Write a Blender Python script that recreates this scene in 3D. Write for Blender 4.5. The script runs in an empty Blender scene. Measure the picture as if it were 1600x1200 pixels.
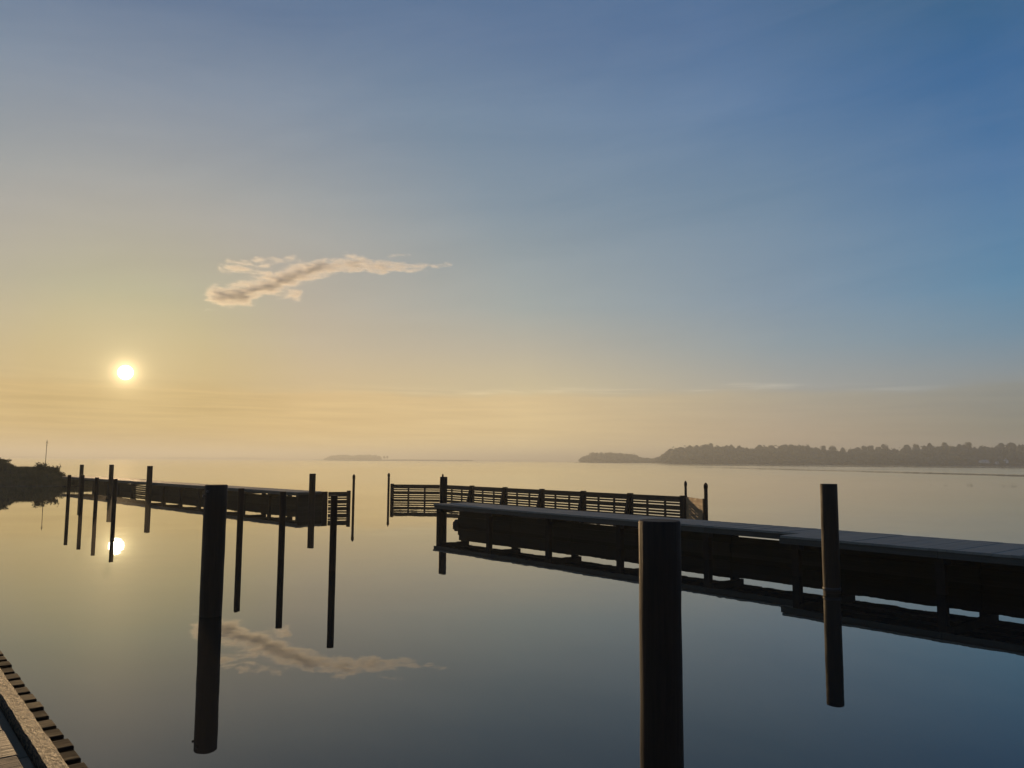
import bpy, bmesh, math, random
from mathutils import Vector, Matrix, noise as mnoise

random.seed(7)
sc = bpy.context.scene
C = sc.collection
R = math.radians

# ------------------------------------------------------------------ camera
cam = bpy.data.cameras.new('camera')
cam.sensor_fit = 'HORIZONTAL'
cam.sensor_width = 36.0
cam.lens = 36.0 * 1245 / 1600
cam.clip_start = 0.05
cam.clip_end = 20000
camo = bpy.data.objects.new('camera', cam)
C.objects.link(camo)
camo.matrix_world = (Matrix.Translation((0, 0, 2.35)) @ Matrix.Rotation(R(90 + 5.505), 4, 'X')
                     @ Matrix.Rotation(R(0.38), 4, 'Z'))
sc.camera = camo

# ------------------------------------------------------------------ sun, sky, exposure
SUN_AZ, SUN_EL = R(-26.01), R(5.53)          # azimuth from +Y towards +X
SD = Vector((math.sin(SUN_AZ) * math.cos(SUN_EL), math.cos(SUN_AZ) * math.cos(SUN_EL), math.sin(SUN_EL)))
sun = bpy.data.lights.new('sunlight', 'SUN')
sun.energy = 3.0
sun.angle = R(0.53)
sun.color = (1.0, 0.66, 0.33)
suno = bpy.data.objects.new('sunlight', sun)
C.objects.link(suno)
suno.rotation_euler = SD.to_track_quat('Z', 'Y').to_euler()

sc.view_settings.view_transform = 'Standard'
sc.view_settings.look = 'None'
sc.view_settings.gamma = 1.0
sc.view_settings.exposure = 0.0
sc.view_settings.use_curve_mapping = False
sc.cycles.volume_bounces = 0
sc.cycles.volume_step_rate = .35
sc.cycles.sample_clamp_indirect = 8
sc.cycles.use_denoising = True


def s2l(c):
    return tuple((v / 255 / 12.92) if v / 255 < .04045 else ((v / 255 + .055) / 1.055) ** 2.4 for v in c)


class NT:
    """small helper round a node tree"""
    def __init__(self, tree):
        self.t = tree

    def n(self, kind, **kw):
        nd = self.t.nodes.new(kind)
        for k, v in kw.items():
            setattr(nd, k, v)
        return nd

    def put(self, sock, v):
        if hasattr(v, 'node'):
            self.t.links.new(v, sock)
        else:
            sock.default_value = v

    def m(self, op, a, b=None, c=None, clamp=False):
        nd = self.n('ShaderNodeMath', operation=op, use_clamp=clamp)
        self.put(nd.inputs[0], a)
        if b is not None:
            self.put(nd.inputs[1], b)
        if c is not None:
            self.put(nd.inputs[2], c)
        return nd.outputs[0]

    def v(self, op, a, b=None, s=None):
        nd = self.n('ShaderNodeVectorMath', operation=op)
        self.put(nd.inputs[0], a)
        if b is not None:
            self.put(nd.inputs[1], b)
        if s is not None:
            self.put(nd.inputs['Scale'], s)
        return nd.outputs['Value' if op in ('DOT_PRODUCT', 'LENGTH', 'DISTANCE') else 'Vector']

    def comb(self, x, y, z):
        nd = self.n('ShaderNodeCombineXYZ')
        for i, q in enumerate((x, y, z)):
            self.put(nd.inputs[i], q)
        return nd.outputs[0]

    def rng(self, x, a, b, c=0.0, d=1.0, smooth=False):
        nd = self.n('ShaderNodeMapRange', interpolation_type='SMOOTHSTEP' if smooth else 'LINEAR')
        for i, q in enumerate((x, a, b, c, d)):
            self.put(nd.inputs[i], q)
        return nd.outputs[0]

    def mix(self, f, a, b, blend='MIX'):
        nd = self.n('ShaderNodeMix', data_type='RGBA', blend_type=blend)
        self.put(nd.inputs[0], f)
        self.put(nd.inputs[6], a if hasattr(a, 'node') else (*a, 1))
        self.put(nd.inputs[7], b if hasattr(b, 'node') else (*b, 1))
        return nd.outputs[2]

    def noise(self, vec, scale, detail=3, rough=.5, out=0, dist=0.0):
        nd = self.n('ShaderNodeTexNoise')
        self.put(nd.inputs['Vector'], vec)
        self.put(nd.inputs['Scale'], scale)
        self.put(nd.inputs['Detail'], detail)
        self.put(nd.inputs['Roughness'], rough)
        self.put(nd.inputs['Distortion'], dist)
        return nd.outputs[out]


def build_sky():
    w = bpy.data.worlds.new('World')
    sc.world = w
    w.use_nodes = True
    t = NT(w.node_tree)
    bg = w.node_tree.nodes['Background']
    d = t.v('NORMALIZE', t.n('ShaderNodeTexCoord').outputs['Generated'])
    sp = t.n('ShaderNodeSeparateXYZ')
    t.put(sp.inputs[0], d)
    el0 = t.m('MULTIPLY', t.m('ARCSINE', sp.outputs[2]), 180 / math.pi)
    az = t.m('MULTIPLY', t.m('ARCTAN2', sp.outputs[0], sp.outputs[1]), 180 / math.pi)
    ang = t.m('MULTIPLY', t.m('ARCCOSINE', t.m('MINIMUM', t.v('DOT_PRODUCT', d, tuple(SD)), 1.0)), 180 / math.pi)
    # uneven upper edge of the low bank of thin cloud
    nz = t.noise(t.comb(t.m('MULTIPLY', az, .09), t.m('MULTIPLY', el0, .25), 3.1), 1.0, 5, .55)
    band = t.m('MULTIPLY', t.rng(el0, 2.5, 4.2, smooth=True), t.rng(el0, 6.5, 5.3, smooth=True))
    el = t.m('ADD', el0, t.m('MULTIPLY', t.m('MULTIPLY', t.m('SUBTRACT', nz, .5), band), 1.6))
    fac = t.m('DIVIDE', t.m('MAXIMUM', el, 0.0), 90.0, clamp=True)
    els = [0.4, 2, 4.5, 5.0, 8, 11, 18, 24, 29, 45, 90]
    cols = {
        5: [(192, 163, 106), (205, 174, 108), (206, 177, 119), (205, 180, 127), (197, 182, 141), (182, 178, 149), (167, 165, 156), (138, 143, 152), (105, 117, 136), (95, 115, 145), (60, 92, 135)],
        12: [(216, 185, 120), (223, 189, 125), (219, 188, 134), (209, 185, 142), (194, 180, 155), (180, 172, 157), (161, 163, 162), (134, 143, 158), (106, 120, 144), (92, 114, 145), (60, 92, 135)],
        27: [(236, 211, 156), (230, 202, 147), (223, 197, 149), (207, 191, 154), (184, 178, 161), (162, 170, 168), (128, 146, 161), (114, 136, 159), (96, 120, 151), (82, 110, 145), (60, 92, 135)],
        45: [(188, 168, 143), (183, 165, 140), (172, 165, 148), (163, 164, 159), (139, 155, 164), (127, 149, 168), (106, 134, 160), (94, 125, 161), (82, 113, 152), (68, 100, 138), (58, 90, 133)],
        58: [(143, 137, 127), (139, 137, 123), (139, 142, 137), (139, 148, 151), (113, 143, 164), (91, 136, 168), (76, 118, 161), (61, 105, 151), (56, 98, 135), (55, 88, 130), (55, 88, 130)],
        120: [(150, 140, 132), (150, 138, 136), (145, 138, 142), (135, 138, 148), (118, 134, 152), (105, 130, 155), (88, 118, 152), (75, 108, 148), (66, 98, 138), (58, 90, 130), (55, 88, 130)],
    }
    acc, prev = None, None
    for a, cs in cols.items():
        r = t.n('ShaderNodeValToRGB')
        t.put(r.inputs[0], fac)
        e = r.color_ramp.elements
        while len(e) < len(els):
            e.new(1.0)
        for i, (q, c) in enumerate(zip(els, cs)):
            e[i].position = q / 90
            e[i].color = (*s2l(c), 1)
        if acc is None:
            acc = r.outputs[0]
        else:
            acc = t.mix(t.rng(ang, prev, a), acc, r.outputs[0])
        prev = a
    # thin streaks of stratus low over the horizon
    st = t.noise(t.comb(t.m('MULTIPLY', az, .12), t.m('MULTIPLY', t.m('ADD', el0, t.m('MULTIPLY', az, .006)), 2.6), 0.0), 1.0, 5, .55, dist=.3)
    win = t.m('MULTIPLY', t.rng(el0, .3, 1.2, smooth=True), t.rng(el0, 6.2, 3.6, smooth=True))
    near = t.rng(ang, 45, 5, .25, 1.0)
    k = t.m('MULTIPLY', t.m('MULTIPLY', t.rng(st, .35, .75, -1, 1), win), near)
    acc = t.mix(1.0, acc, t.v('SCALE', t.comb(.070, .060, .032), s=k), 'ADD')
    rim = t.m('MULTIPLY', t.rng(el, 4.75, 4.95, 0, 1, smooth=True), t.rng(el, 5.35, 5.0, 0, 1, smooth=True))
    rim = t.m('MULTIPLY', t.m('MULTIPLY', rim, t.rng(st, .45, .62)), t.m('MULTIPLY', t.rng(ang, 14, 24), t.rng(ang, 56, 44)))
    acc = t.mix(1.0, acc, t.v('SCALE', t.comb(.11, .095, .07), s=rim), 'ADD')
    # faint high veil, hardly visible
    veil = t.noise(t.comb(t.m('MULTIPLY', az, .05), t.m('MULTIPLY', t.m('ADD', el0, t.m('MULTIPLY', az, -.12)), .28), 7.7), 1.0, 6, .6, dist=.5)
    vk = t.m('MULTIPLY', t.rng(veil, .3, .75, -.012, .02), t.rng(el0, 5, 10, smooth=True))
    acc = t.mix(1.0, acc, t.v('SCALE', t.comb(1.0, .95, .85), s=vk), 'ADD')
    # glare and disc of the low sun
    g1 = t.m('MULTIPLY', t.m('EXPONENT', t.m('MULTIPLY', ang, -1 / .40)), 3.0)
    g2 = t.m('MULTIPLY', t.m('EXPONENT', t.m('MULTIPLY', ang, -1 / 2.6)), .22)
    dk = t.rng(ang, .50, .34, 0, 14, smooth=True)
    g = t.v('ADD', t.v('SCALE', (1, .80, .42), s=g1), t.v('SCALE', (1, .80, .42), s=g2))
    g = t.v('ADD', g, t.v('SCALE', (1, .93, .75), s=dk))
    acc = t.mix(1.0, acc, g, 'ADD')
    t.put(bg.inputs[0], acc)
    bg.inputs[1].default_value = 1.0


build_sky()


# ------------------------------------------------------------------ materials
def new_mat(name):
    m = bpy.data.materials.new(name)
    m.use_nodes = True
    return m, NT(m.node_tree), m.node_tree.nodes['Principled BSDF']


def wood(name, dark, light, rough=.75, grain=(2, 40, 40), bump=.35, spec=.35, vary=.5):
    m, t, b = new_mat(name)
    tc = t.n('ShaderNodeTexCoord').outputs['Object']
    rnd = t.n('ShaderNodeObjectInfo').outputs['Random']
    off = t.comb(t.m('MULTIPLY', rnd, 37.0), t.m('MULTIPLY', rnd, 11.0), t.m('MULTIPLY', rnd, 5.0))
    p = t.v('ADD', t.v('MULTIPLY', tc, grain), off)
    g = t.noise(p, 1.0, 6, .6, dist=.6)
    blot = t.noise(t.v('ADD', tc, off), 2.3, 3, .55)
    f = t.m('ADD', t.m('MULTIPLY', g, .7), t.m('MULTIPLY', blot, .5))
    f = t.rng(f, .35, .85, 0, 1)
    col = t.mix(f, dark, light)
    v = t.rng(rnd, 0, 1, 1 - vary * .5, 1 + vary * .5)
    t.put(b.inputs['Base Color'], t.v('SCALE', col, s=v))
    t.put(b.inputs['Roughness'], t.rng(blot, .3, .7, rough - .12, rough + .1))
    b.inputs['Specular IOR Level'].default_value = spec
    bp = t.n('ShaderNodeBump')
    bp.inputs['Strength'].default_value = bump
    bp.inputs['Distance'].default_value = .012
    t.put(bp.inputs['Height'], g)
    t.put(b.inputs['Normal'], bp.outputs[0])
    return m


M = {}
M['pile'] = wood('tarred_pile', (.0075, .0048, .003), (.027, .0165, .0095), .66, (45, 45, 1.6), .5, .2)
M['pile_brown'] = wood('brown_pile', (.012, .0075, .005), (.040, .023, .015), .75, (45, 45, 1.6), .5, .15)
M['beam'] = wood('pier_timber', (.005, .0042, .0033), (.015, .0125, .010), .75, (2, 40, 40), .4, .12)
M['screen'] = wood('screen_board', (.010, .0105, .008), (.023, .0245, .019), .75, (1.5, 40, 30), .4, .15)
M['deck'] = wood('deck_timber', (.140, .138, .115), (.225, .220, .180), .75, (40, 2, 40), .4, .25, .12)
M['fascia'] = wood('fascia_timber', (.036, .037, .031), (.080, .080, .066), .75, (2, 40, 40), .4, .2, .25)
M['fence'] = wood('fence_timber', (.024, .0155, .009), (.105, .064, .034), .7, (2, 45, 45), .4, .2)
M['fence_sunlit'] = wood('sunlit_tone_fence_timber', (.13, .078, .036), (.36, .225, .11), .7, (2, 45, 45), .4, .25)  # same wood as the fence, with sunlight on the return painted in as lighter colour
M['steel'], _, _b = new_mat('weathered_steel')
_b.inputs['Base Color'].default_value = (.12, .11, .10, 1)
_b.inputs['Metallic'].default_value = .7
_b.inputs['Roughness'].default_value = .5
M['rubber'], _, _b = new_mat('wet_rubber')
_b.inputs['Base Color'].default_value = (.012, .012, .012, 1)
_b.inputs['Roughness'].default_value = .6


def frosted():
    """rough old timber with rime and splinters that catches the low sun"""
    m, t, b = new_mat('frosted_timber')
    tc = t.n('ShaderNodeTexCoord').outputs['Object']
    g = t.noise(t.v('MULTIPLY', tc, (14, 60, 60)), 1.0, 6, .65, dist=.8)
    v = t.n('ShaderNodeTexVoronoi', feature='DISTANCE_TO_EDGE')
    t.put(v.inputs['Vector'], t.v('MULTIPLY', tc, (45, 75, 75)))
    rime = t.noise(tc, 90, 4, .7)
    patch = t.noise(tc, 9, 3, .6)
    pit = t.rng(t.noise(t.v('MULTIPLY', tc, (26, 70, 70)), 1.0, 4, .65), .46, .56)
    worn = t.rng(t.m('ADD', t.m('MULTIPLY', rime, .5), t.m('MULTIPLY', patch, .6)), .42, .68)
    col = t.mix(t.m('MULTIPLY', pit, t.rng(worn, 0, 1, .45, 1)), (.008, .005, .003), (.26, .172, .092))
    t.put(b.inputs['Base Color'], col)
    t.put(b.inputs['Roughness'], t.rng(rime, .3, .7, .50, .8))
    b.inputs['Specular IOR Level'].default_value = .24
    h = t.m('ADD', t.m('ADD', t.m('MULTIPLY', g, .5), t.m('MULTIPLY', pit, .9)), t.m('ADD', t.m('MULTIPLY', rime, .7), t.m('MULTIPLY', v.outputs['Distance'], .8)))
    bp = t.n('ShaderNodeBump')
    bp.inputs['Strength'].default_value = .9
    bp.inputs['Distance'].default_value = .009
    t.put(bp.inputs['Height'], h)
    t.put(b.inputs['Normal'], bp.outputs[0])
    return m


M['frost'] = frosted()
M['jetty'] = wood('jetty_deck_timber', (.035, .019, .0095), (.100, .056, .027), .7, (30, 3, 30), .9, .5, .25)
M['jetty_grey'] = wood('jetty_grey_timber', (.036, .029, .015), (.072, .058, .034), .7, (3, 40, 40), .6, .35)
M['block'] = wood('jetty_block_timber', (.006, .004, .003), (.020, .0125, .009), .85, (35, 4, 30), .5, .08, .35)


def water_mat():
    m, t, b = new_mat('still_water')
    pos = t.n('ShaderNodeNewGeometry').outputs['Position']
    # tiny ripples, taken directly as surface slopes (world scale)
    s1 = t.v('SUBTRACT', t.noise(t.v('MULTIPLY', pos, (.9, 1.3, 1)), 1.0, 2, .5, out=1), (.5, .5, .5))
    s2 = t.v('SUBTRACT', t.noise(t.v('MULTIPLY', pos, (5.0, 7.0, 1)), 1.0, 3, .55, out=1), (.5, .5, .5))
    patch = t.rng(t.noise(t.v('MULTIPLY', pos, (.018, .05, 1)), 1.0, 3, .5), .42, .68, .6, 1.9)
    sl = t.v('ADD', t.v('SCALE', s1, s=.0045), t.v('SCALE', s2, s=.0052))
    # two long boat-wake swells rolling in on the right
    sp = t.n('ShaderNodeSeparateXYZ')
    t.put(sp.inputs[0], pos)
    px, py = sp.outputs[0], sp.outputs[1]
    ruffle = t.m('ADD', 1.0, t.m('MULTIPLY', t.rng(py, 90, 330, 0, 1, smooth=True), t.rng(px, -60, 110, .7, 17, smooth=True)))       # the open fjord is slightly ruffled
    sl = t.v('SCALE', sl, s=t.m('MULTIPLY', patch, ruffle))
    wob = t.m('MULTIPLY', t.m('SUBTRACT', t.noise(t.v('MULTIPLY', pos, (.02, .008, 1)), 1.0, 2, .5), .5), 9.0)
    total = None
    for (x0, y0, x1, y1, wd, amp) in WAKES:
        dx, dy = x1 - x0, y1 - y0
        L = math.hypot(dx, dy)
        nx, ny = -dy / L, dx / L
        dist = t.m('ADD', t.m('ADD', t.m('MULTIPLY', px, nx), t.m('MULTIPLY', py, ny)), -(nx * x0 + ny * y0))
        dist = t.m('DIVIDE', t.m('ADD', dist, wob), wd)
        env = t.m('EXPONENT', t.m('MULTIPLY', t.m('MULTIPLY', dist, dist), -1.0))
        along = t.m('ADD', t.m('MULTIPLY', px, dx / L), t.m('MULTIPLY', py, dy / L))
        fade = t.rng(along, x0 * dx / L + y0 * dy / L - 30, x0 * dx / L + y0 * dy / L + 60, 0, 1, smooth=True)
        q = t.m('MULTIPLY', t.m('MULTIPLY', env, fade), amp)
        v = t.comb(t.m('MULTIPLY', q, nx), t.m('MULTIPLY', q, ny), 0.0)
        total = v if total is None else t.v('ADD', total, v)
    sl = t.v('ADD', sl, total)
    geo = t.n('ShaderNodeNewGeometry')
    inc = geo.outputs['Incoming']
    # at grazing angles mostly the wavelet faces turned to the viewer are seen
    tilt = t.m('MULTIPLY', t.m('MULTIPLY', t.rng(py, 55, 200, 0, 1, smooth=True), t.rng(px, -60, 90, .35, 1, smooth=True)), .022)
    nrm = t.v('NORMALIZE', t.v('ADD', t.v('MULTIPLY', t.v('ADD', sl, t.v('SCALE', inc, s=tilt)), (1, 1, 0)), (0, 0, 1)))
    m.node_tree.nodes.remove(b)
    body = t.n('ShaderNodeBsdfDiffuse')
    body.inputs['Color'].default_value = (.004, .007, .008, 1)
    mir = t.n('ShaderNodeBsdfGlossy')
    mir.inputs['Color'].default_value = (1, 1, .96, 1)
    mir.inputs['Roughness'].default_value = 0.0
    t.put(mir.inputs['Normal'], nrm)
    c = t.m('ABSOLUTE', t.v('DOT_PRODUCT', inc, nrm))
    fr = t.m('POWER', t.m('SUBTRACT', 1.0, c, clamp=True), 4.2)
    fr = t.m('MULTIPLY_ADD', fr, .98, .02)
    m0 = t.n('ShaderNodeMixShader')
    t.put(m0.inputs[0], fr)
    t.put(m0.inputs[1], body.outputs[0])
    t.put(m0.inputs[2], mir.outputs[0])
    # the finest capillary ripples, seen only as a faint wide sheen
    gl = t.n('ShaderNodeBsdfGlossy')
    gl.inputs['Roughness'].default_value = .42
    mx = t.n('ShaderNodeMixShader')
    mx.inputs[0].default_value = .003
    t.put(mx.inputs[1], m0.outputs[0])
    t.put(mx.inputs[2], gl.outputs[0])
    t.put(m.node_tree.nodes['Material Output'].inputs['Surface'], mx.outputs[0])
    return m


WAKES = [(84, 380, 106, 165, 13, .036), (100, 650, 330, 513, 55, .036)]
M['water'] = water_mat()


def foliage(name, a, b_, scale=.15):
    m, t, b = new_mat(name)
    pos = t.n('ShaderNodeNewGeometry').outputs['Position']
    n = t.noise(pos, scale, 4, .6)
    rnd = t.n('ShaderNodeObjectInfo').outputs['Random']
    col = t.mix(t.rng(n, .35, .65), a, b_)
    t.put(b.inputs['Base Color'], t.v('SCALE', col, s=t.rng(rnd, 0, 1, .8, 1.25)))
    b.inputs['Roughness'].default_value = .8
    b.inputs['Specular IOR Level'].default_value = .2
    return m


M['leaf'] = foliage('tree_foliage', (.030, .042, .018), (.075, .085, .035))
M['shrub'] = foliage('shrub_foliage', (.030, .036, .014), (.070, .072, .030), 4)
M['grass'] = foliage('bank_grass', (.040, .042, .018), (.10, .088, .042), 1.3)
M['soil'] = foliage('bank_soil', (.035, .030, .018), (.075, .062, .036), .8)
M['land'] = foliage('far_land', (.05, .055, .03), (.09, .085, .045), .02)
M['bark'] = wood('bark', (.03, .024, .018), (.08, .065, .05), .9, (20, 20, 3), .5, .2)
M['wall'], _, _b = new_mat('pale_render')
_b.inputs['Base Color'].default_value = (.75, .73, .68, 1)
_b.inputs['Roughness'].default_value = .8
M['roof'], _, _b = new_mat('grey_roof')
_b.inputs['Base Color'].default_value = (.38, .36, .34, 1)
_b.inputs['Roughness'].default_value = .7
M['glass'], _, _b = new_mat('window_glass')
_b.inputs['Base Color'].default_value = (.03, .035, .04, 1)
_b.inputs['Roughness'].default_value = .1


# ------------------------------------------------------------------ building helpers
def tag(o, label=None, cat=None, group=None, kind=None):
    for k, v in (('label', label), ('category', cat), ('group', group), ('kind', kind)):
        if v:
            o[k] = v
    return o


def thing(name, loc, label, cat, group=None, rz=0.0):
    o = bpy.data.objects.new(name, None)
    o.empty_display_size = .2
    C.objects.link(o)
    o.location = loc
    o.rotation_euler = (0, 0, rz)
    return tag(o, label, cat, group)


def link(name, me, mat, parent=None, loc=None, rot=None):
    if mat and not me.materials:
        me.materials.append(mat)
    o = bpy.data.objects.new(name, me)
    C.objects.link(o)
    if parent:
        o.parent = parent
    if loc:
        o.location = loc
    if rot:
        o.rotation_euler = rot
    return o


_boxes = {}


def box_mesh(sx, sy, sz, ch=0.0, wob=0.0, mat=None):
    """box centred on the origin; ch chamfers the edges; meshes are shared by size"""
    key = (round(sx, 4), round(sy, 4), round(sz, 4), ch, wob, mat.name if mat else '')
    if key in _boxes:
        return _boxes[key]
    bm = bmesh.new()
    bmesh.ops.create_cube(bm, size=1.0)
    for v in bm.verts:
        v.co = Vector((v.co.x * sx, v.co.y * sy, v.co.z * sz))
    if ch:
        bmesh.ops.bevel(bm, geom=list(bm.edges), offset=ch, segments=1, affect='EDGES')
    me = bpy.data.meshes.new('box')
    bm.to_mesh(me)
    bm.free()
    if mat:
        me.materials.append(mat)
    _boxes[key] = me
    return me


def box(name, parent, x0, x1, y0, y1, z0, z1, mat, ch=0.0, rot=None):
    me = box_mesh(x1 - x0, y1 - y0, z1 - z0, ch, 0, mat)
    return link(name, me, None, parent, ((x0 + x1) / 2, (y0 + y1) / 2, (z0 + z1) / 2), rot)


def bar(name, parent, p, q, w, h, mat):
    """straight timber from p to q"""
    p, q = Vector(p), Vector(q)
    d = q - p
    me = box_mesh(d.length, w, h, 0, 0, mat)
    o = link(name, me, None, parent, (p + q) / 2)
    o.rotation_mode = 'QUATERNION'
    x = d.normalized()
    y = Vector((0, 0, 1)).cross(x)
    y = y.normalized() if y.length > 1e-4 else Vector((0, 1, 0))
    z = x.cross(y)
    o.rotation_quaternion = Matrix((x, y, z)).transposed().to_quaternion()
    return o


def tube_mesh(rings, seg=24, close=True):
    """lathe: rings of (z, radius, dx, dy)"""
    vs, fs = [], []
    for z, r, dx, dy in rings:
        for i in range(seg):
            a = 2 * math.pi * i / seg
            vs.append((dx + r * math.cos(a), dy + r * math.sin(a), z))
    for k in range(len(rings) - 1):
        for i in range(seg):
            j = (i + 1) % seg
            fs.append((k * seg + i, k * seg + j, (k + 1) * seg + j, (k + 1) * seg + i))
    n = len(rings)
    if close:
        fs.append(tuple((n - 1) * seg + i for i in range(seg)))
        fs.append(tuple(reversed(range(seg))))
    me = bpy.data.meshes.new('tube')
    me.from_pydata(vs, [], fs)
    for p in me.polygons:
        p.use_smooth = len(p.vertices) == 4
    return me


# ------------------------------------------------------------------ water, haze
def grid_mesh(name, x0, x1, y0, y1, nx, ny, zf):
    vs = [(x0 + (x1 - x0) * i / nx, y0 + (y1 - y0) * j / ny, 0) for j in range(ny + 1) for i in range(nx + 1)]
    vs = [(x, y, zf(x, y)) for x, y, _ in vs]
    fs = [(j * (nx + 1) + i, j * (nx + 1) + i + 1, (j + 1) * (nx + 1) + i + 1, (j + 1) * (nx + 1) + i)
          for j in range(ny) for i in range(nx)]
    me = bpy.data.meshes.new(name)
    me.from_pydata(vs, [], fs)
    return me


W = link('water', grid_mesh('water', -5900, 5900, -250, 5900, 8, 8, lambda x, y: 0.0), M['water'])
tag(W, 'still fjord water mirroring the sky, calm to the horizon', kind='structure')

hz = link('haze', box_mesh(12200, 6500, 43.5), None, None, (0, 2850, 20.25))
hm, ht, _ = new_mat('morning_haze')
hm.node_tree.nodes.remove(hm.node_tree.nodes['Principled BSDF'])
pv = ht.n('ShaderNodeVolumePrincipled')
pv.inputs['Color'].default_value = (.90, .94, .88, 1)
pv.inputs['Density'].default_value = .00060
pv.inputs['Anisotropy'].default_value = .36
ht.put(hm.node_tree.nodes['Material Output'].inputs['Volume'], pv.outputs[0])
hz.data.materials.append(hm)
tag(hz, 'thin morning haze lying over the water', kind='stuff')

# ------------------------------------------------------------------ piers
UX = math.atan2(-.771, .636)


def pier(name, origin, rz, label, x_end, bents, wide, near_end, rnd):
    """timber pier: local x along the pier, y from its front edge to its back; front faces the camera"""
    T = thing(name, (*origin, 0), label, 'pier', None, rz)
    DT = .82
    wx0, wx1, wf, wb = wide          # stretch where the deck is wider: from, to, front edge, back edge

    def span(x):
        return (wf, wb) if wx0 <= x <= wx1 else (0.0, 1.40)

    x = .075
    k = 0
    while x < x_end:
        f, b_ = span(x)
        dz = rnd.uniform(-.003, .003)
        box('plank', T, x - .0725, x + .0725, f - .035, b_ + .035 + rnd.uniform(-.004, .004), DT - .045 + dz, DT + dz, M['deck'])
        x += .15
    # runs of fascia, butted on the bents
    cuts = [0.0] + [b for i, b in enumerate(bents) if i % 2 == 0 and .5 < b < x_end - .5] + [wx0, wx1, x_end]
    cuts = sorted(set(c for c in cuts if 0 <= c <= x_end))
    for a, c in zip(cuts, cuts[1:]):
        if c - a < .05:
            continue
        f, b_ = span((a + c) / 2)
        box('fascia_board', T, a + .004, c - .004, f, f + .05, .650 + rnd.uniform(-.006, .006), .772, M['fascia'])
        box('fascia_board', T, a + .004, c - .004, b_ - .05, b_, .690, .772, M['fascia'])
        for fy in (.33, .66):
            y = f + (b_ - f) * fy
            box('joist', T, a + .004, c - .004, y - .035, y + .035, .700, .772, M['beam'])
    for e in (0.0, x_end):
        f, b_ = span(e)
        box('fascia_board', T, (e if e == 0 else e - .05), (e + .05 if e == 0 else e), f + .055, b_ - .055, .655, .770, M['fascia'])
    if near_end:
        f, b_ = span(near_end - .01)
    for i, b in enumerate(bents):
        f, b_ = span(b)
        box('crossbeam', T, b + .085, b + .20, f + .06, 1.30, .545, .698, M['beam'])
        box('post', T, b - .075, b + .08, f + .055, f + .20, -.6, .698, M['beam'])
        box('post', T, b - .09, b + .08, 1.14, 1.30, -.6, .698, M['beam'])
    return T


def screens(T, bays, rnd, y=1.06, gappy=()):
    """solid board screens hung between the bents, from below the water almost up to the deck"""
    for i, (a, c) in enumerate(bays):
        dz = rnd.choice((-.02, 0, .012, -.035, .01))
        if i in gappy:
            rows = [(-.5, .055), (.075, .205), (.235, .345), (.365, .47)]
        else:
            rows = [(-.55, -.10), (-.108, .115), (.107, .325), (.317, .52 + dz)]
        for k, (z0, z1) in enumerate(rows):
            dy = (k % 2) * .05 - .025 + rnd.uniform(-.004, .004)
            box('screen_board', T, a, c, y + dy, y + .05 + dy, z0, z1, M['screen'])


rnd = random.Random(3)
RB = [.15 + 2.875 * k for k in range(11)]
PR = pier('timber_pier', (-2.73, 28.56), UX,
          'long weathered timber pier with grey deck and dark board screens, behind the two right-hand piles',
          29.7, RB, (14.2, 30, -.83, 1.40), None, rnd)
screens(PR, [(a - .14 if k == 0 else a + .005, b - .005) for k, (a, b) in enumerate(zip(RB, RB[1:]))], rnd)
fen = tube_mesh([(-.30, .06, 0, 0), (-.27, .13, 0, 0), (-.12, .15, 0, 0), (.0, .155, 0, 0), (.10, .15, 0, 0), (.14, .09, 0, 0), (.17, .09, 0, 0), (.19, .05, 0, 0)], 14)
link('rubber_fender', fen, M['rubber'], PR, (-.13, 1.08, .02))

LX = math.atan2(-.729, .684)
L_LEN = 40.0
LO = (-10.03 - .684 * L_LEN, 37.65 + .729 * L_LEN)
LB = [L_LEN - .15 - 2.875 * k for k in range(13)][::-1]
PL = pier('timber_pier', LO, LX, 'timber pier in shadow reaching out from the grassy bank on the left',
          L_LEN, LB, (0, 13.5, 0, 2.1), None, rnd)
_bays = [(a + .005, b - .005) for a, b in zip(LB, LB[1:])]
screens(PL, _bays, rnd, gappy=(3,))
screens(PL, [(L_LEN - .14, L_LEN - .09)], rnd, y=1.06)
for z0, z1 in ((-.5, -.103), (-.097, .117), (.122, .327), (.332, .60)):   # boarded end of the pier
    box('screen_board', PL, L_LEN - .06, L_LEN - .01, .06, 1.34, z0, z1, M['screen'])


# ------------------------------------------------------------------ slatted breakwater fences
SLATS = [(.801, .925), (.690, .800), (.580, .656), (.448, .538), (.360, .447), (.238, .320), (.112, .202), (-.13, .072), (-.30, -.131)]


def fence_bay(T, p, q, mull=2, slats=SLATS, solid=False, brace=None, end_post=True, top=.0):
    """boards between two posts; p, q in the fence's local frame"""
    p, q = Vector((*p, 0)), Vector((*q, 0))
    d = (q - p).normalized()
    n = Vector((d.y, -d.x, 0))
    rz = math.atan2(d.y, d.x)
    L = (q - p).length
    for z0, z1 in slats:
        c = (p + q) / 2 + n * (.03 if z1 < .6 else .035)
        me = box_mesh(L - .17, .035, z1 - z0, 0, 0, M['fence_sunlit' if solid else 'fence'])
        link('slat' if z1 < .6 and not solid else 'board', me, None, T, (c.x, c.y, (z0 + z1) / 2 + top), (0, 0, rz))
    for k in range(mull):
        c = p + d * (L * (k + 1) / (mull + 1)) - n * .012
        me = box_mesh(.10, .045, 1.32, 0, 0, M['fence'])
        link('batten', me, None, T, (c.x, c.y, .26), (0, 0, rz))


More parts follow.
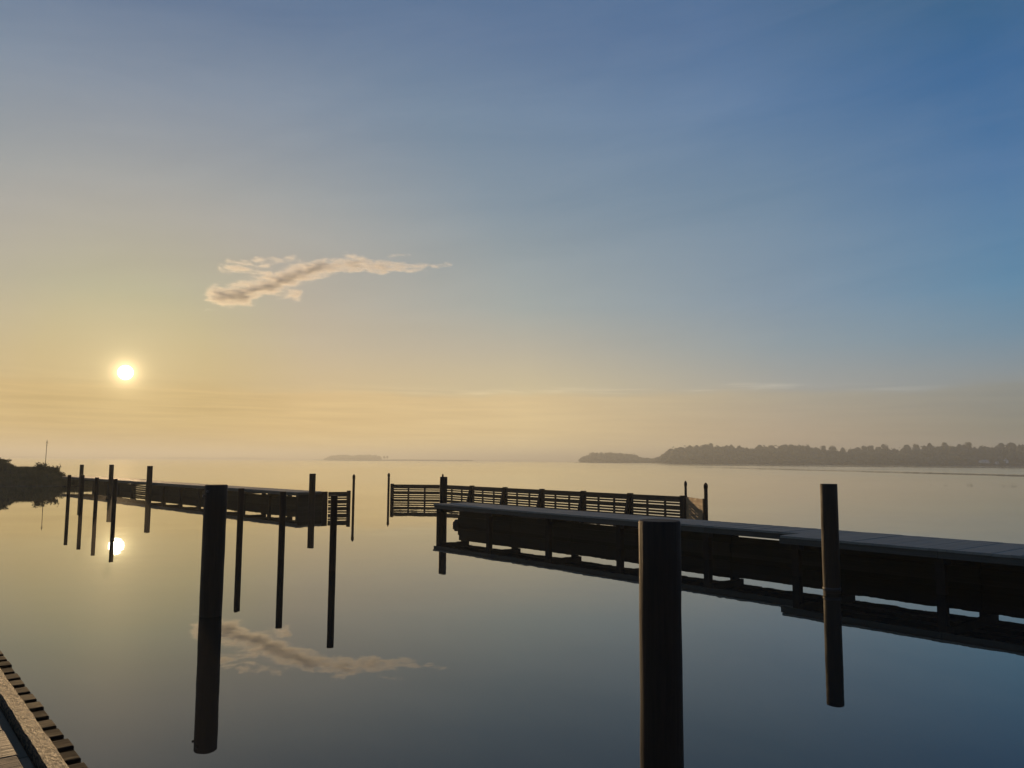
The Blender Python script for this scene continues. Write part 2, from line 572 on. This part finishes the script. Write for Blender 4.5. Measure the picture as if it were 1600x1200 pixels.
def fence_post(T, p, d_rz, h=.965, w=.15, brace=None):
    me = box_mesh(w, w, h + .5, 0, 0, M['pile_brown'])
    link('post', me, None, T, (*p, (h - .5) / 2), (0, 0, d_rz))
    if brace:
        bar('brace', T, (p[0] + brace[0] * .08, p[1] + brace[1] * .08, .80), (p[0] + brace[0] * .36, p[1] + brace[1] * .36, -.3), .13, .13, M['pile_brown'])


# long fence beyond the right pier: a short run, a corner, a long run and a return
FC = Vector((-4.05, 47.0))
FDIR = Vector((.63, -.777)).normalized()
BW = thing('breakwater_fence', (FC.x, FC.y, 0),
           'long slatted timber breakwater fence with braced posts beyond the right pier', 'fence')
posts = [FC + FDIR * (2.955 * k) for k in range(7)]
loc = lambda v: (v.x - FC.x, v.y - FC.y)
WEST = Vector((-7.0, 47.2))
fence_bay(BW, loc(WEST), (-.05, .0))
fence_post(BW, loc(WEST), 0, .965, .19)
fence_post(BW, (0, 0), 0, .965, .13)
rzf = math.atan2(FDIR.y, FDIR.x)
for k, (a, b) in enumerate(zip(posts, posts[1:])):
    fence_bay(BW, loc(a), loc(b))
    fence_post(BW, loc(b), rzf, .965, .20 if k < 5 else .22, (-.777, -.63) if k < 5 else None)
RET = Vector((7.42, 30.9))
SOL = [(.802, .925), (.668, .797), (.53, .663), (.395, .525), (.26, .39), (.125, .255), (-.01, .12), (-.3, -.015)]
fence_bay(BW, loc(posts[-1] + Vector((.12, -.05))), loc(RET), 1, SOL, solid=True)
fence_post(BW, loc(RET), 0, .95, .13)

# short fence at the head of the left pier
F2A, F2B = Vector((-8.92, 38.55)), Vector((-7.88, 38.95))
SF = thing('breakwater_fence', (F2A.x, F2A.y, 0), 'short slatted fence closing the head of the left pier', 'fence')
loc2 = lambda v: (v.x - F2A.x, v.y - F2A.y)
fence_bay(SF, (0.05, 0.02), loc2(F2B), 0, [(z0 - .12, z1 - .12) for z0, z1 in SLATS])
fence_post(SF, loc2(F2B), .37, .86, .17)
fence_post(SF, (-.02, .0), .37, .82, .24)


# ------------------------------------------------------------------ piles and marker posts
def pile(name, x, y, h, dia, label, group, mat='pile', lean=(0, 0), bolts=(), collar=None, cat='pile'):
    r = dia / 2
    rr = random.Random(int(abs(x) * 1000))
    rings = []
    n = 9
    for i in range(n):
        z = -.6 + (h + .6) * i / (n - 1)
        if i == n - 1:
            z -= .012
        rings.append((z, r * (1 + rr.uniform(-.012, .012)), rr.uniform(-1, 1) * r * .012 + lean[0] * z, rr.uniform(-1, 1) * r * .012 + lean[1] * z))
    rings.append((h, r * .955, lean[0] * h, lean[1] * h))
    o = link(name, tube_mesh(rings, 28), M[mat], None, (x, y, 0))
    tag(o, label, cat, group)
    for z, a in bolts:
        b = link('bolt', tube_mesh([(0, .018, 0, 0), (.03, .016, 0, 0)], 8), M['steel'], o,
                 (math.cos(a) * r, math.sin(a) * r, z), (0, math.pi / 2, a))
    if collar:
        link('collar', tube_mesh([(collar, r * 1.0, 0, 0), (collar + .005, r * 1.05, 0, 0), (collar + .055, r * 1.05, 0, 0), (collar + .06, r * 1.0, 0, 0)], 28, False), M['rubber'], o)
    return o


G_BIG = 'thick mooring piles'
pile('mooring_pile', 1.056, 5.74, 1.935, .296, 'thickest near dark pile with a sunlit left edge in front of the right pier', G_BIG)
pile('mooring_pile', -4.518, 12.283, 1.957, .330, 'thick dark pile with bolts near its top, in front of the left pier', G_BIG,
     bolts=((1.86, R(-110)), (1.79, R(-140))), lean=(.004, 0))
pile('mooring_pile', 5.828, 14.744, 1.966, .300, 'dark pile with a metal collar standing before the right pier', G_BIG, collar=.05)
pile('mooring_pile', -2.483, 29.4, 1.75, .275, 'stout pile rising at the far end of the right pier deck', G_BIG)
G_T = 'tall piles along the left pier'
pile('mooring_pile', -32.20, 60.06, 1.85, .27, 'tall brown pile nearest the grassy bank', G_T, 'pile_brown')
pile('mooring_pile', -26.90, 53.91, 1.915, .29, 'tall brown pile just below the sun', G_T, 'pile_brown')
pile('mooring_pile', -21.05, 46.67, 1.914, .31, 'tall brown pile in front of the middle of the left pier', G_T, 'pile_brown')
pile('mooring_pile', -9.168, 36.987, 1.70, .29, 'tall dark pile at the outer end of the left pier', G_T, 'pile_brown')
G_S = 'short slim mooring posts in a row'
for (x, y, h, d, lb) in (
        (-20.11, 36.51, 1.579, .15, 'slim short post at the grassy bank, farthest of its row'),
        (-18.75, 35.08, 1.613, .16, 'slim short post directly in front of the tall pile next to the bank'),
        (-16.865, 32.66, 1.564, .15, 'slim short post between the two tall brown piles left of the sun reflection'),
        (-15.162, 30.73, 1.567, .155, 'slim short post overlapping the tall pile below the sun'),
        (-8.72, 23.02, 1.58, .15, 'slim short post hidden behind the thick left pile but for its reflection'),
        (-7.104, 21.145, 1.582, .155, 'slim short post just right of the thick left pile'),
        (-5.434, 19.149, 1.585, .15, 'slim short post midway between the thick left pile and the end of the left pier'),
        (-3.79, 17.217, 1.588, .145, 'slim short post in front of the short slatted fence, nearest of its row')):
    pile('mooring_post', x, y, h, d, lb, G_S, 'pile_brown', cat='post')


def marker(x, y, h, d, label, mat='pile_brown'):
    r = d / 2
    o = link('marker_post', tube_mesh([(-.6, r, 0, 0), (h - .22, r, 0, 0)], 12), M[mat], None, (x, y, 0))
    tag(o, label, 'post', 'thin marker posts with pointed caps')
    link('cap', tube_mesh([(h - .22, r * 1.15, 0, 0), (h - .08, r * 1.15, 0, 0), (h, r * .35, 0, 0)], 12), M['pile_brown'], o)
    return o


marker(-7.78, 39.63, 1.637, .125, 'thin pointed marker post at the tip of the short left fence')
marker(-7.354, 48.12, 1.575, .135, 'thin pointed marker post at the left tip of the long slatted fence')
marker(-4.05, 47.35, 1.56, .10, 'thin pointed marker post peeping over the stout pile at the pier end')
marker(7.25, 33.4, 1.57, .105, 'thin pointed marker post at the right corner of the long slatted fence')
marker(7.47, 30.85, 1.56, .145, 'thin pointed marker post at the end of the sunlit fence return')

# ------------------------------------------------------------------ the jetty one stands on (lower left corner)
J = thing('timber_jetty', (-4.04, 6.49, 0), 'sunlit timber jetty with a frosted edge beam in the lower left corner', 'jetty', None, UX)
rnd = random.Random(11)
x = -2.83
while x < 5.0:
    L = .148 + rnd.uniform(-.004, .004)
    box('block', J, x, x + L, -.100 + rnd.uniform(-.004, .004), .004 + rnd.uniform(-.006, .006), .772, .820 + rnd.uniform(-.003, .003), M['block'], .006)
    x += .2145
for a, c in ((-3.0, -.2), (-.195, 4.0), (4.005, 5.2)):
    me = bpy.data.meshes.new('edge_beam')
    bm = bmesh.new()
    bmesh.ops.create_cube(bm, size=1.0)
    for v in bm.verts:
        v.co = Vector((v.co.x * (c - a), v.co.y * .088, v.co.z * .125))
    bmesh.ops.bisect_plane
    for k in range(1, 60):
        xx = -(c - a) / 2 + (c - a) * k / 60
        bmesh.ops.bisect_plane(bm, geom=bm.verts[:] + bm.edges[:] + bm.faces[:], plane_co=(xx, 0, 0), plane_no=(1, 0, 0))
    bmesh.ops.bevel(bm, geom=[e for e in bm.edges if abs(e.verts[0].co.z - e.verts[1].co.z) < 1e-4 and e.verts[0].co.z > 0 and abs(e.verts[0].co.y - e.verts[1].co.y) < 1e-4],
                    offset=.006, segments=2, affect='EDGES')
    for v in bm.verts:                     # worn, uneven edges
        q = Vector((v.co.x * 7 + a, v.co.y * 30, v.co.z * 20))
        if abs(v.co.x) < (c - a) / 2 - .01:
            v.co.y += (mnoise.noise(q) * .006)
            v.co.z += (mnoise.noise(q + Vector((9, 3, 1))) * .003)
    bm.to_mesh(me)
    bm.free()
    link('edge_beam', me, M['frost'], J, ((a + c) / 2, -.195, .8875))
for a, c in ((-3.0, -.005), (0, 2.972), (2.978, 5.2)):
    box('gutter_board', J, a, c, -.296, -.250, .85, .902, M['jetty_grey'], .003)
x = -3.29
while x < 5.2:
    box('deck_board', J, x + .004, x + .446, -2.6, -.306 + rnd.uniform(-.004, .004), .875, .930 + rnd.uniform(-.002, .002), M['jetty'], .005)
    x += .45
box('runner', J, -3.0, 5.2, -.32, -.02, .70, .770, M['beam'])
for xx in (-2.0, .6, 3.2, 5.0):
    box('joist', J, xx - .06, xx + .06, -2.6, -.02, .60, .698, M['beam'])
    box('post', J, xx - .08, xx + .08, -.22, -.06, -.6, .598, M['beam'])
    box('post', J, xx - .08, xx + .08, -2.5, -2.34, -.6, .598, M['beam'])

# ------------------------------------------------------------------ grassy bank on the left
def shore_y(x):
    return 66.3 + (-38 - x) * -.30 + mnoise.noise(Vector((x * .25, 0, 0))) * 1.2 if x > -50 else 62.7 + 0.10 * (-50 - x) * -1 + mnoise.noise(Vector((x * .25, 0, 0))) * 1.2


def bank_z(x, y):
    d = y - shore_y(x)
    back = shore_y(x) + 17 - y
    h = max(-.35, min(1.0, d / 3.2, back / 6, (-x - .549 * y) / 1.7))
    low = max(-.35, min(1.0, d / 2.5, (76 - y) / 4, (-x - .505 * y) / 2.5))      # apron of shore under the pier
    top = .82 + .36 * max(0, min(1, (-38 - x) / 4)) + .80 * max(0, min(1, (-x / y - .617) / .024))
    return max(h * top, low * .34) + (mnoise.noise(Vector((x * .6, y * .6, 0))) * .10 + mnoise.noise(Vector((x * 2, y * 2, 4))) * .05) * max(0, min(1, max(h, low) * 3))


B = link('grass_bank', grid_mesh('bank', -120, -28, 52, 92, 190, 100, bank_z), M['soil'])
tag(B, 'low grassy bank where the left pier starts', kind='structure')


def blades(name, pts, h0, h1, w, mat, rr, lean=.35):
    vs, fs = [], []
    for (x, y, z) in pts:
        h = rr.uniform(h0, h1)
        a = rr.uniform(0, math.pi)
        lx, ly = rr.uniform(-lean, lean) * h, rr.uniform(-lean, lean) * h
        i = len(vs)
        ca, sa = math.cos(a) * w, math.sin(a) * w
        vs += [(x - ca, y - sa, z - .03), (x + ca, y + sa, z - .03), (x + lx * .4 + ca * .7, y + ly * .4 + sa * .7, z + h * .6),
               (x + lx * .4 - ca * .7, y + ly * .4 - sa * .7, z + h * .6), (x + lx, y + ly, z + h)]
        fs += [(i, i + 1, i + 2, i + 3), (i + 3, i + 2, i + 4)]
    me = bpy.data.meshes.new(name)
    me.from_pydata(vs, [], fs)
    me.materials.append(mat)
    return me


rr = random.Random(5)
pts = []
while len(pts) < 26000:
    x = -31.5 - abs(rr.gauss(0, 12))
    y = shore_y(x) + rr.uniform(-.2, 13)
    z = bank_z(x, y)
    if z > .02:
        pts.append((x, y, z))
G = link('grass', blades('grass', pts, .12, .42, .022, M['grass'], rr), None)
tag(G, 'rough dark grass covering the bank', kind='stuff')


def leafy(name, loc, label, cat, group, nstem, h, spread, nleaf, leaf, rr):
    T = thing(name, loc, label, cat, group)
    lv, lf = [], []
    for s in range(nstem):
        a = rr.uniform(0, 2 * math.pi)
        q = rr.uniform(.1, 1) * spread
        tip = Vector((math.cos(a) * q, math.sin(a) * q, h * rr.uniform(.6, 1)))
        rings = [(0, .016, tip.x * .15, tip.y * .15), (tip.z * .5, .012, tip.x * .5, tip.y * .5), (tip.z, .005, tip.x, tip.y)]
        link('stem', tube_mesh(rings, 5), M['bark'], T)
        for k in range(nleaf):
            u = rr.uniform(.3, 1.05)
            c = Vector((tip.x * u, tip.y * u, tip.z * u)) + Vector((rr.gauss(0, .09), rr.gauss(0, .09), rr.gauss(0, .05)))
            d1 = Vector((rr.gauss(0, 1), rr.gauss(0, 1), rr.gauss(0, .6))).normalized() * leaf
            d2 = d1.cross(Vector((rr.gauss(0, 1), rr.gauss(0, 1), rr.gauss(0, 1)))).normalized() * leaf * .45
            i = len(lv)
            lv += [tuple(c - d1), tuple(c + d2), tuple(c + d1), tuple(c - d2)]
            lf.append((i, i + 1, i + 2, i + 3))
    me = bpy.data.meshes.new('leaves')
    me.from_pydata(lv, [], lf)
    o = link('foliage', me, M['shrub'], T)
    o['kind'] = 'stuff'
    return T


def on_bank(x, y):
    return (x, y, bank_z(x, y) - .03)


leafy('shrub', on_bank(-40.9, 69.6), 'leafy shrub at the foot of the thin mast on the bank', 'shrub', 'shrubs on the grassy bank', 15, .85, .45, 34, .085, rr)
leafy('shrub', on_bank(-39.75, 69.5), 'widest leafy shrub on the bank, between the mast and the pier', 'shrub', 'shrubs on the grassy bank', 18, .80, .62, 34, .085, rr)
leafy('weed', on_bank(-38.55, 69.0), 'upright leafy weed on the bank edge nearest the pier', 'plant', 'tall weeds on the bank edge', 4, .85, .10, 30, .07, rr)
leafy('weed', on_bank(-38.95, 69.2), 'thicker leafy weed beside the widest shrub', 'plant', 'tall weeds on the bank edge', 4, .85, .13, 34, .07, rr)
leafy('bush', on_bank(-46.0, 70.6), 'large dark bush at the left edge of the picture', 'bush', None, 40, .42, .8, 60, .08, rr)
leafy('bush', on_bank(-44.7, 70.2), 'low dark bush sloping down beside the largest bush', 'bush', None, 30, .32, .7, 50, .07, rr)

# thin mast
MT = thing('mast', on_bank(-40.36, 69.364), 'thin tall metal mast standing on the grassy bank', 'mast')
zb = bank_z(-40.36, 69.364) - .03
H = 3.909 - zb
link('pole', tube_mesh([(0, .028, 0, 0), (H * .8, .022, .02, 0), (H, .014, .03, 0)], 8), M['steel'], MT)
box('crossarm', MT, -.07, .13, -.012, .012, H - .30, H - .27, M['steel'])
box('crossarm', MT, -.05, .11, -.012, .012, H - .48, H - .45, M['steel'])
link('sensor', tube_mesh([(H - .27, .03, .03, 0), (H - .12, .035, .03, 0), (H - .10, .01, .03, 0)], 8), M['steel'], MT)

# ------------------------------------------------------------------ far shores
CAMY = 0.0
SKY = [(900, 722), (912, 712), (930, 707), (955, 705.5), (980, 708), (992, 710), (1005, 714.5), (1022, 715), (1034, 712), (1045, 703), (1055, 697), (1070, 695),
       (1110, 692), (1135, 694), (1150, 697), (1165, 699), (1180, 698), (1190, 695), (1215, 694.5), (1235, 692), (1262, 691.5), (1270, 699), (1300, 700), (1340, 700.5),
       (1352, 698), (1372, 696), (1395, 699), (1412, 697), (1430, 695), (1450, 692.5), (1500, 692), (1525, 697), (1540, 694), (1565, 692), (1600, 690.5), (1680, 690), (1900, 692)]


def interp(tab, x):
    for (a, ya), (b, yb) in zip(tab, tab[1:]):
        if a <= x <= b:
            return ya + (yb - ya) * (x - a) / (b - a)
    return tab[0][1] if x < tab[0][0] else tab[-1][1]


def far_d(px):      # distance of the right-hand shore along its run
    return interp([(900, 1480), (1010, 1380), (1035, 1120), (1300, 1000), (1600, 900), (1900, 820)], px)


def hor(px):
    return 714.7 + (725.3 - 714.7) * px / 1600


def crown_into(vs, fs, c, rx, rz, rr, sub=2, leaves=60):
    """uneven crown: a few lumps plus loose leaf clumps breaking its outline"""
    for k in range(4):
        off = Vector((rr.uniform(-.5, .5) * rx, rr.uniform(-.5, .5) * rx, rr.uniform(-.35, .35) * rz))
        s = rr.uniform(.5, .72)
        bm = bmesh.new()
        bmesh.ops.create_icosphere(bm, subdivisions=sub, radius=1)
        i0 = len(vs)
        sd = Vector((rr.uniform(0, 99), rr.uniform(0, 99), 0))
        for v in bm.verts:
            q = 1 + .28 * mnoise.noise(v.co * 2.2 + sd)
            vs.append(tuple(c + off + Vector((v.co.x * rx * s * q, v.co.y * rx * s * q, v.co.z * rz * s * q))))
        for f in bm.faces:
            fs.append(tuple(i0 + v.index for v in f.verts))
        bm.free()
    for k in range(leaves):
        d = Vector((rr.gauss(0, 1), rr.gauss(0, 1), rr.gauss(0, 1))).normalized()
        p = c + Vector((d.x * rx, d.y * rx, d.z * rz)) * rr.uniform(.75, 1.02)
        w = rr.uniform(.10, .2) * rx
        a = Vector((rr.gauss(0, 1), rr.gauss(0, 1), rr.gauss(0, 1))).normalized() * w
        b = a.cross(d).normalized() * w
        i0 = len(vs)
        vs += [tuple(p - a), tuple(p + b), tuple(p + a), tuple(p - b)]
        fs.append((i0, i0 + 1, i0 + 2, i0 + 3))


def mesh_from(name, vs, fs, mat):
    me = bpy.data.meshes.new(name)
    me.from_pydata(vs, [], fs)
    me.materials.append(mat)
    return me


def at(px, D):
    return Vector(((px - 800) / 1245 * D, D, 0))


# land under the right-hand wood
def strip_land(name, pxs, dfun, depth, zfun, label):
    vs, fs = [], []
    rows = 6
    for px in pxs:
        D = dfun(px)
        for j in range(rows):
            u = j / (rows - 1)
            p = at(px, D + depth * u)
            vs.append((p.x, p.y, -.4 if j == 0 else zfun(px, u)))
    for i in range(len(pxs) - 1):
        for j in range(rows - 1):
            fs.append((i * rows + j, (i + 1) * rows + j, (i + 1) * rows + j + 1, i * rows + j + 1))
    o = link(name, mesh_from(name, vs, fs, M['land']), None)
    tag(o, label, kind='structure')
    return o


strip_land('wooded_shore', list(range(896, 1905, 8)), far_d, 160,
           lambda px, u: (.8 + 5.5 * u) * min(1, max(.08, (px - 896) / 30)) * (.5 if px < 1030 else 1),
           'wooded shore beyond the water on the right')

rr = random.Random(21)
vs, fs = [], []
for row, (dd, hf) in enumerate(((6, .50), (30, .70), (60, .86), (100, .97))):
    px = 908.0
    while px < 1900:
        D = far_d(px) + dd + rr.uniform(-8, 8)
        top = 2.35 + (hor(px) - interp(SKY, px)) / 1245 * D - 3 * 0
        hgt = top * hf * (rr.uniform(.94, 1.0) if px < 1275 else rr.uniform(.86, 1.02))
        rx = rr.uniform(7.5, 11) if 1030 < px < 1275 else rr.uniform(4.5, 8.5) if px > 1030 else rr.uniform(4, 6.5)
        rz = max(1.2, hgt * rr.uniform(.38, .5))
        c = at(px, D)
        c.z = hgt - rz * .92
        crown_into(vs, fs, c, min(rx, hgt * .7 + 1), rz, rr, 1 if row in (0, 1) else 2, 26)
        if hgt > 9:
            c2 = c.copy()
            c2.z = hgt * .38
            crown_into(vs, fs, c2, rx * .95, hgt * .36, rr, 1, 10)
        px += rr.uniform(.55, .95) * rx / D * 1245
WD = link('wood', mesh_from('wood', vs, fs, M['leaf']), None)
tag(WD, 'hazy dark wood covering the right-hand shore', kind='stuff')


def tree(px, D, top_y, wpx, label, group):
    hgt = 2.35 + (hor(px) - top_y) / 1245 * D
    rx = wpx / 2 / 1245 * D
    p = at(px, D)
    T = thing('tree', (p.x, p.y, 0), label, 'tree', group)
    hgt -= 1.0 / 1245 * D
    rz = rx * rr.uniform(.85, 1.05)
    link('trunk', tube_mesh([(0, .35, 0, 0), (hgt * .6, .25, 0, 0), (hgt - rz, .15, 0, 0)], 7), M['bark'], T)
    v, f = [], []
    crown_into(v, f, Vector((0, 0, hgt - rz)), rx, rz, rr, 2, 60)
    crown_into(v, f, Vector((0, 0, hgt - 2.1 * rz)), rx * 1.25, rz * 1.2, rr, 1, 40)
    link('crown', mesh_from('crown', v, f, M['leaf']), None, T)
    return T


G_TR = 'single trees standing above the far wood'
for (px, y, w, lb) in (
        (925, 705.5, 10, 'round tree near the left tip of the low headland'),
        (991, 707.5, 12, 'round tree at the right end of the low headland'),
        (1109, 691, 10, 'slight round treetop on the left part of the high wood'),
        (1155, 695, 10, 'round treetop in the dip before the highest part of the wood'),
        (1274, 697.5, 6, 'smallest round tree just right of the highest wood'),
        (1285, 694.5, 9, 'first of the two round trees standing in the gap of the skyline'),
        (1300, 695, 10, 'second of the two round trees standing in the gap of the skyline'),
        (1316, 697.5, 6, 'small round tree between the gap and the even skyline'),
        (1349, 695, 8, 'round tree on the even middle of the skyline, left of a pair'),
        (1359, 694.5, 8, 'round tree on the even middle of the skyline, right of a pair'),
        (1382, 692.5, 11, 'taller rounded tree in the middle of the even skyline'),
        (1416, 693.2, 9, 'round tree left of the broad flat-topped part of the wood'),
        (1430, 692, 9, 'round tree at the start of the broad flat-topped part of the wood'),
        (1475, 690, 9, 'small treetop on the broad flat-topped part of the wood'),
        (1510, 689.5, 11, 'highest round tree on the right, just before the notch above the houses'),
        (1562, 691, 11, 'round tree on the skyline over the pale houses'),
        (1578, 690.5, 12, 'broad tree on the skyline at the right edge of the picture')):
    tree(px, far_d(px) + 118, y, w, lb, G_TR)


def house(px, D, z, w, d, h, rh, rz, label):
    p = at(px, D)
    T = thing('house', (p.x, p.y, z), label, 'house', 'pale houses on the far shore', rz)
    box('wall', T, -w / 2, w / 2, -d / 2, d / 2, 0, h, M['wall'])
    v = [(-w / 2 - .3, -d / 2 - .3, h), (w / 2 + .3, -d / 2 - .3, h), (w / 2 + .3, d / 2 + .3, h), (-w / 2 - .3, d / 2 + .3, h),
         (-w / 2 - .3, 0, h + rh), (w / 2 + .3, 0, h + rh)]
    f = [(0, 1, 5, 4), (2, 3, 4, 5), (1, 2, 5), (3, 0, 4), (3, 2, 1, 0)]
    link('roof', mesh_from('roof', v, f, M['roof']), None, T)
    for k in range(3):
        xx = -w / 2 + w * (k + .5) / 3
        box('window', T, xx - .5, xx + .5, -d / 2 - .04, -d / 2 + .02, h * .4, h * .75, M['glass'])
    return T


house(1535, 915, 3.4, 9.5, 5, 2.2, 1.3, .1, 'longest low pale house at the foot of the far wood')
house(1555.5, 912, 2.6, 3.2, 3, 1.8, 1.0, .3, 'tiny pale hut between the long house and the gabled house')
house(1568.5, 908, 3.4, 4.4, 5, 3.2, 2.2, 1.2, 'pale gabled house, tallest of the far houses')
house(1587, 905, 2.8, 3.4, 3, 1.9, 1.0, .2, 'tiny pale hut nearest the right edge of the picture')

# island with a clump of trees and a long low spit
strip_land('island', list(range(490, 741, 5)), lambda px: 2450, 90,
           lambda px, u: (1.2 + 2.0 * math.sin(math.pi * u)) * (.35 if px < 510 else 1) + (1.2 if px > 610 else 0),
           'low island with a long spit in the haze')
vs, fs = [], []
rr = random.Random(33)
ISL = [(505, 716.5), (512, 714), (520, 710), (535, 708.5), (545, 708), (553, 710), (560, 708.5), (580, 709), (595, 710), (598, 714)]
for row in range(3):
    px = 511.0
    while px < 597:
        D = 2470 + row * 22
        hgt = 2.35 + (hor(px) - interp(ISL, px)) / 1245 * D
        hgt *= rr.uniform(.75, .95) * (.7, .9, 1)[row]
        c = at(px, D)
        rz = hgt * .46
        c.z = hgt - rz
        crown_into(vs, fs, c, rr.uniform(4, 7), rz, rr, 1, 16)
        px += rr.uniform(1.6, 2.8)
IW = link('island_wood', mesh_from('island_wood', vs, fs, M['leaf']), None)
tag(IW, 'faint clump of trees on the hazy island', kind='stuff')
for px, y, w, lb in ((602, 711, 3.2, 'left of the two tiny lone trees beside the island clump'), (606.5, 711, 3.2, 'right of the two tiny lone trees beside the island clump')):
    tree(px, 2480, y, w, lb, 'tiny lone trees on the island spit')


# very faint far shore right across
def ridge(px):
    return 5 + 9 * max(0, mnoise.noise(Vector((px * .012, 3, 0))) + .35) + 3 * mnoise.noise(Vector((px * .08, 1, 0)))


strip_land('far_shore', list(range(-700, 900, 6)), lambda px: 4200, 300,
           lambda px, u: max(1.0, ridge(px) * math.sin(math.pi * min(1, u * 1.3) * .6 + .2) * (1.0 if px < 440 else .55)),
           'faint far shore along the horizon')


# ------------------------------------------------------------------ the drifting cloud
def cloud():
    Dc = 3000.0
    cd = Vector((-.23318, .94765, .21816)).normalized()
    S = Dc / 1245 * .985
    o = link('cloud', box_mesh(430 * S, 130, 135 * S), None, None, Vector((0, 0, 2.35)) + cd * Dc)
    o.rotation_euler = (0, 0, math.atan2(-cd.x, cd.y))
    tag(o, 'ragged golden-edged cloud drifting above and right of the sun', kind='stuff')
    m, t, b = new_mat('cloud_vapour')
    m.node_tree.nodes.remove(b)
    tc = t.n('ShaderNodeTexCoord').outputs['Object']
    caps = [((350, 469), (392, 472), 13, 1.0), ((375, 470), (440, 443), 15, 1.0), ((436, 444), (500, 419), 14, 1.0), ((495, 419), (560, 408), 10, .95),
            ((555, 409), (600, 412), 9, .9), ((600, 412), (662, 407), 7, .8), ((358, 429), (425, 431), 7, .62), ((368, 417), (420, 419), 5, .55), ((405, 413), (465, 406), 6, .55),
            ((425, 459), (472, 462), 8, .75), ((540, 397), (562, 401), 6, .6), ((606, 394), (632, 391), 3.5, .5), ((672, 404), (705, 398), 3.5, .5), ((345, 493), (360, 493), 3, .4), ((350, 453), (385, 449), 4, .55)]
    # break the outline: displace the lookup point
    nz = t.v('SUBTRACT', t.noise(t.v('MULTIPLY', tc, (.009, .011, .020)), 1.0, 6, .66, out=1), (.5, .5, .5))
    p = t.v('ADD', tc, t.v('MULTIPLY', nz, (120, 50, 50)))
    best = None
    for (a, c, r, wgt) in caps:
        A = Vector(((a[0] - 500) * S, 0, (435 - a[1]) * S))
        B_ = Vector(((c[0] - 500) * S, 0, (435 - c[1]) * S))
        d = B_ - A
        q = t.v('SUBTRACT', p, tuple(A))
        h = t.m('DIVIDE', t.v('DOT_PRODUCT', q, tuple(d)), d.length_squared, clamp=True)
        e = t.v('SUBTRACT', q, t.v('SCALE', tuple(d), s=h))
        e = t.v('MULTIPLY', e, (1, .62, 1))
        dist = t.v('LENGTH', e)
        val = t.m('MULTIPLY', t.m('SUBTRACT', 1.0, t.m('DIVIDE', dist, r * S * 1.38)), wgt)
        best = val if best is None else t.m('MAXIMUM', best, val)
    fine = t.noise(t.v('ADD', t.v('MULTIPLY', tc, (.020, .028, .075)), t.v('SCALE', nz, s=1.2)), 1.0, 8, .68)
    dens = t.m('SUBTRACT', t.m('ADD', best, t.m('MULTIPLY', t.m('SUBTRACT', fine, .5), 3.2)), .22)
    dens = t.rng(dens, 0.0, .9, 0, 1)
    dens = t.m('MULTIPLY', t.m('MULTIPLY', dens, t.rng(best, 0.0, .35, smooth=True)), CLOUD_D)
    vsn = t.n('ShaderNodeVolumeScatter')
    vsn.inputs['Color'].default_value = (1.0, .97, .92, 1)
    vsn.inputs['Anisotropy'].default_value = .5
    t.put(vsn.inputs['Density'], dens)
    t.put(m.node_tree.nodes['Material Output'].inputs['Volume'], vsn.outputs[0])
    o.data.materials.append(m)


CLOUD_D = .042
cloud()
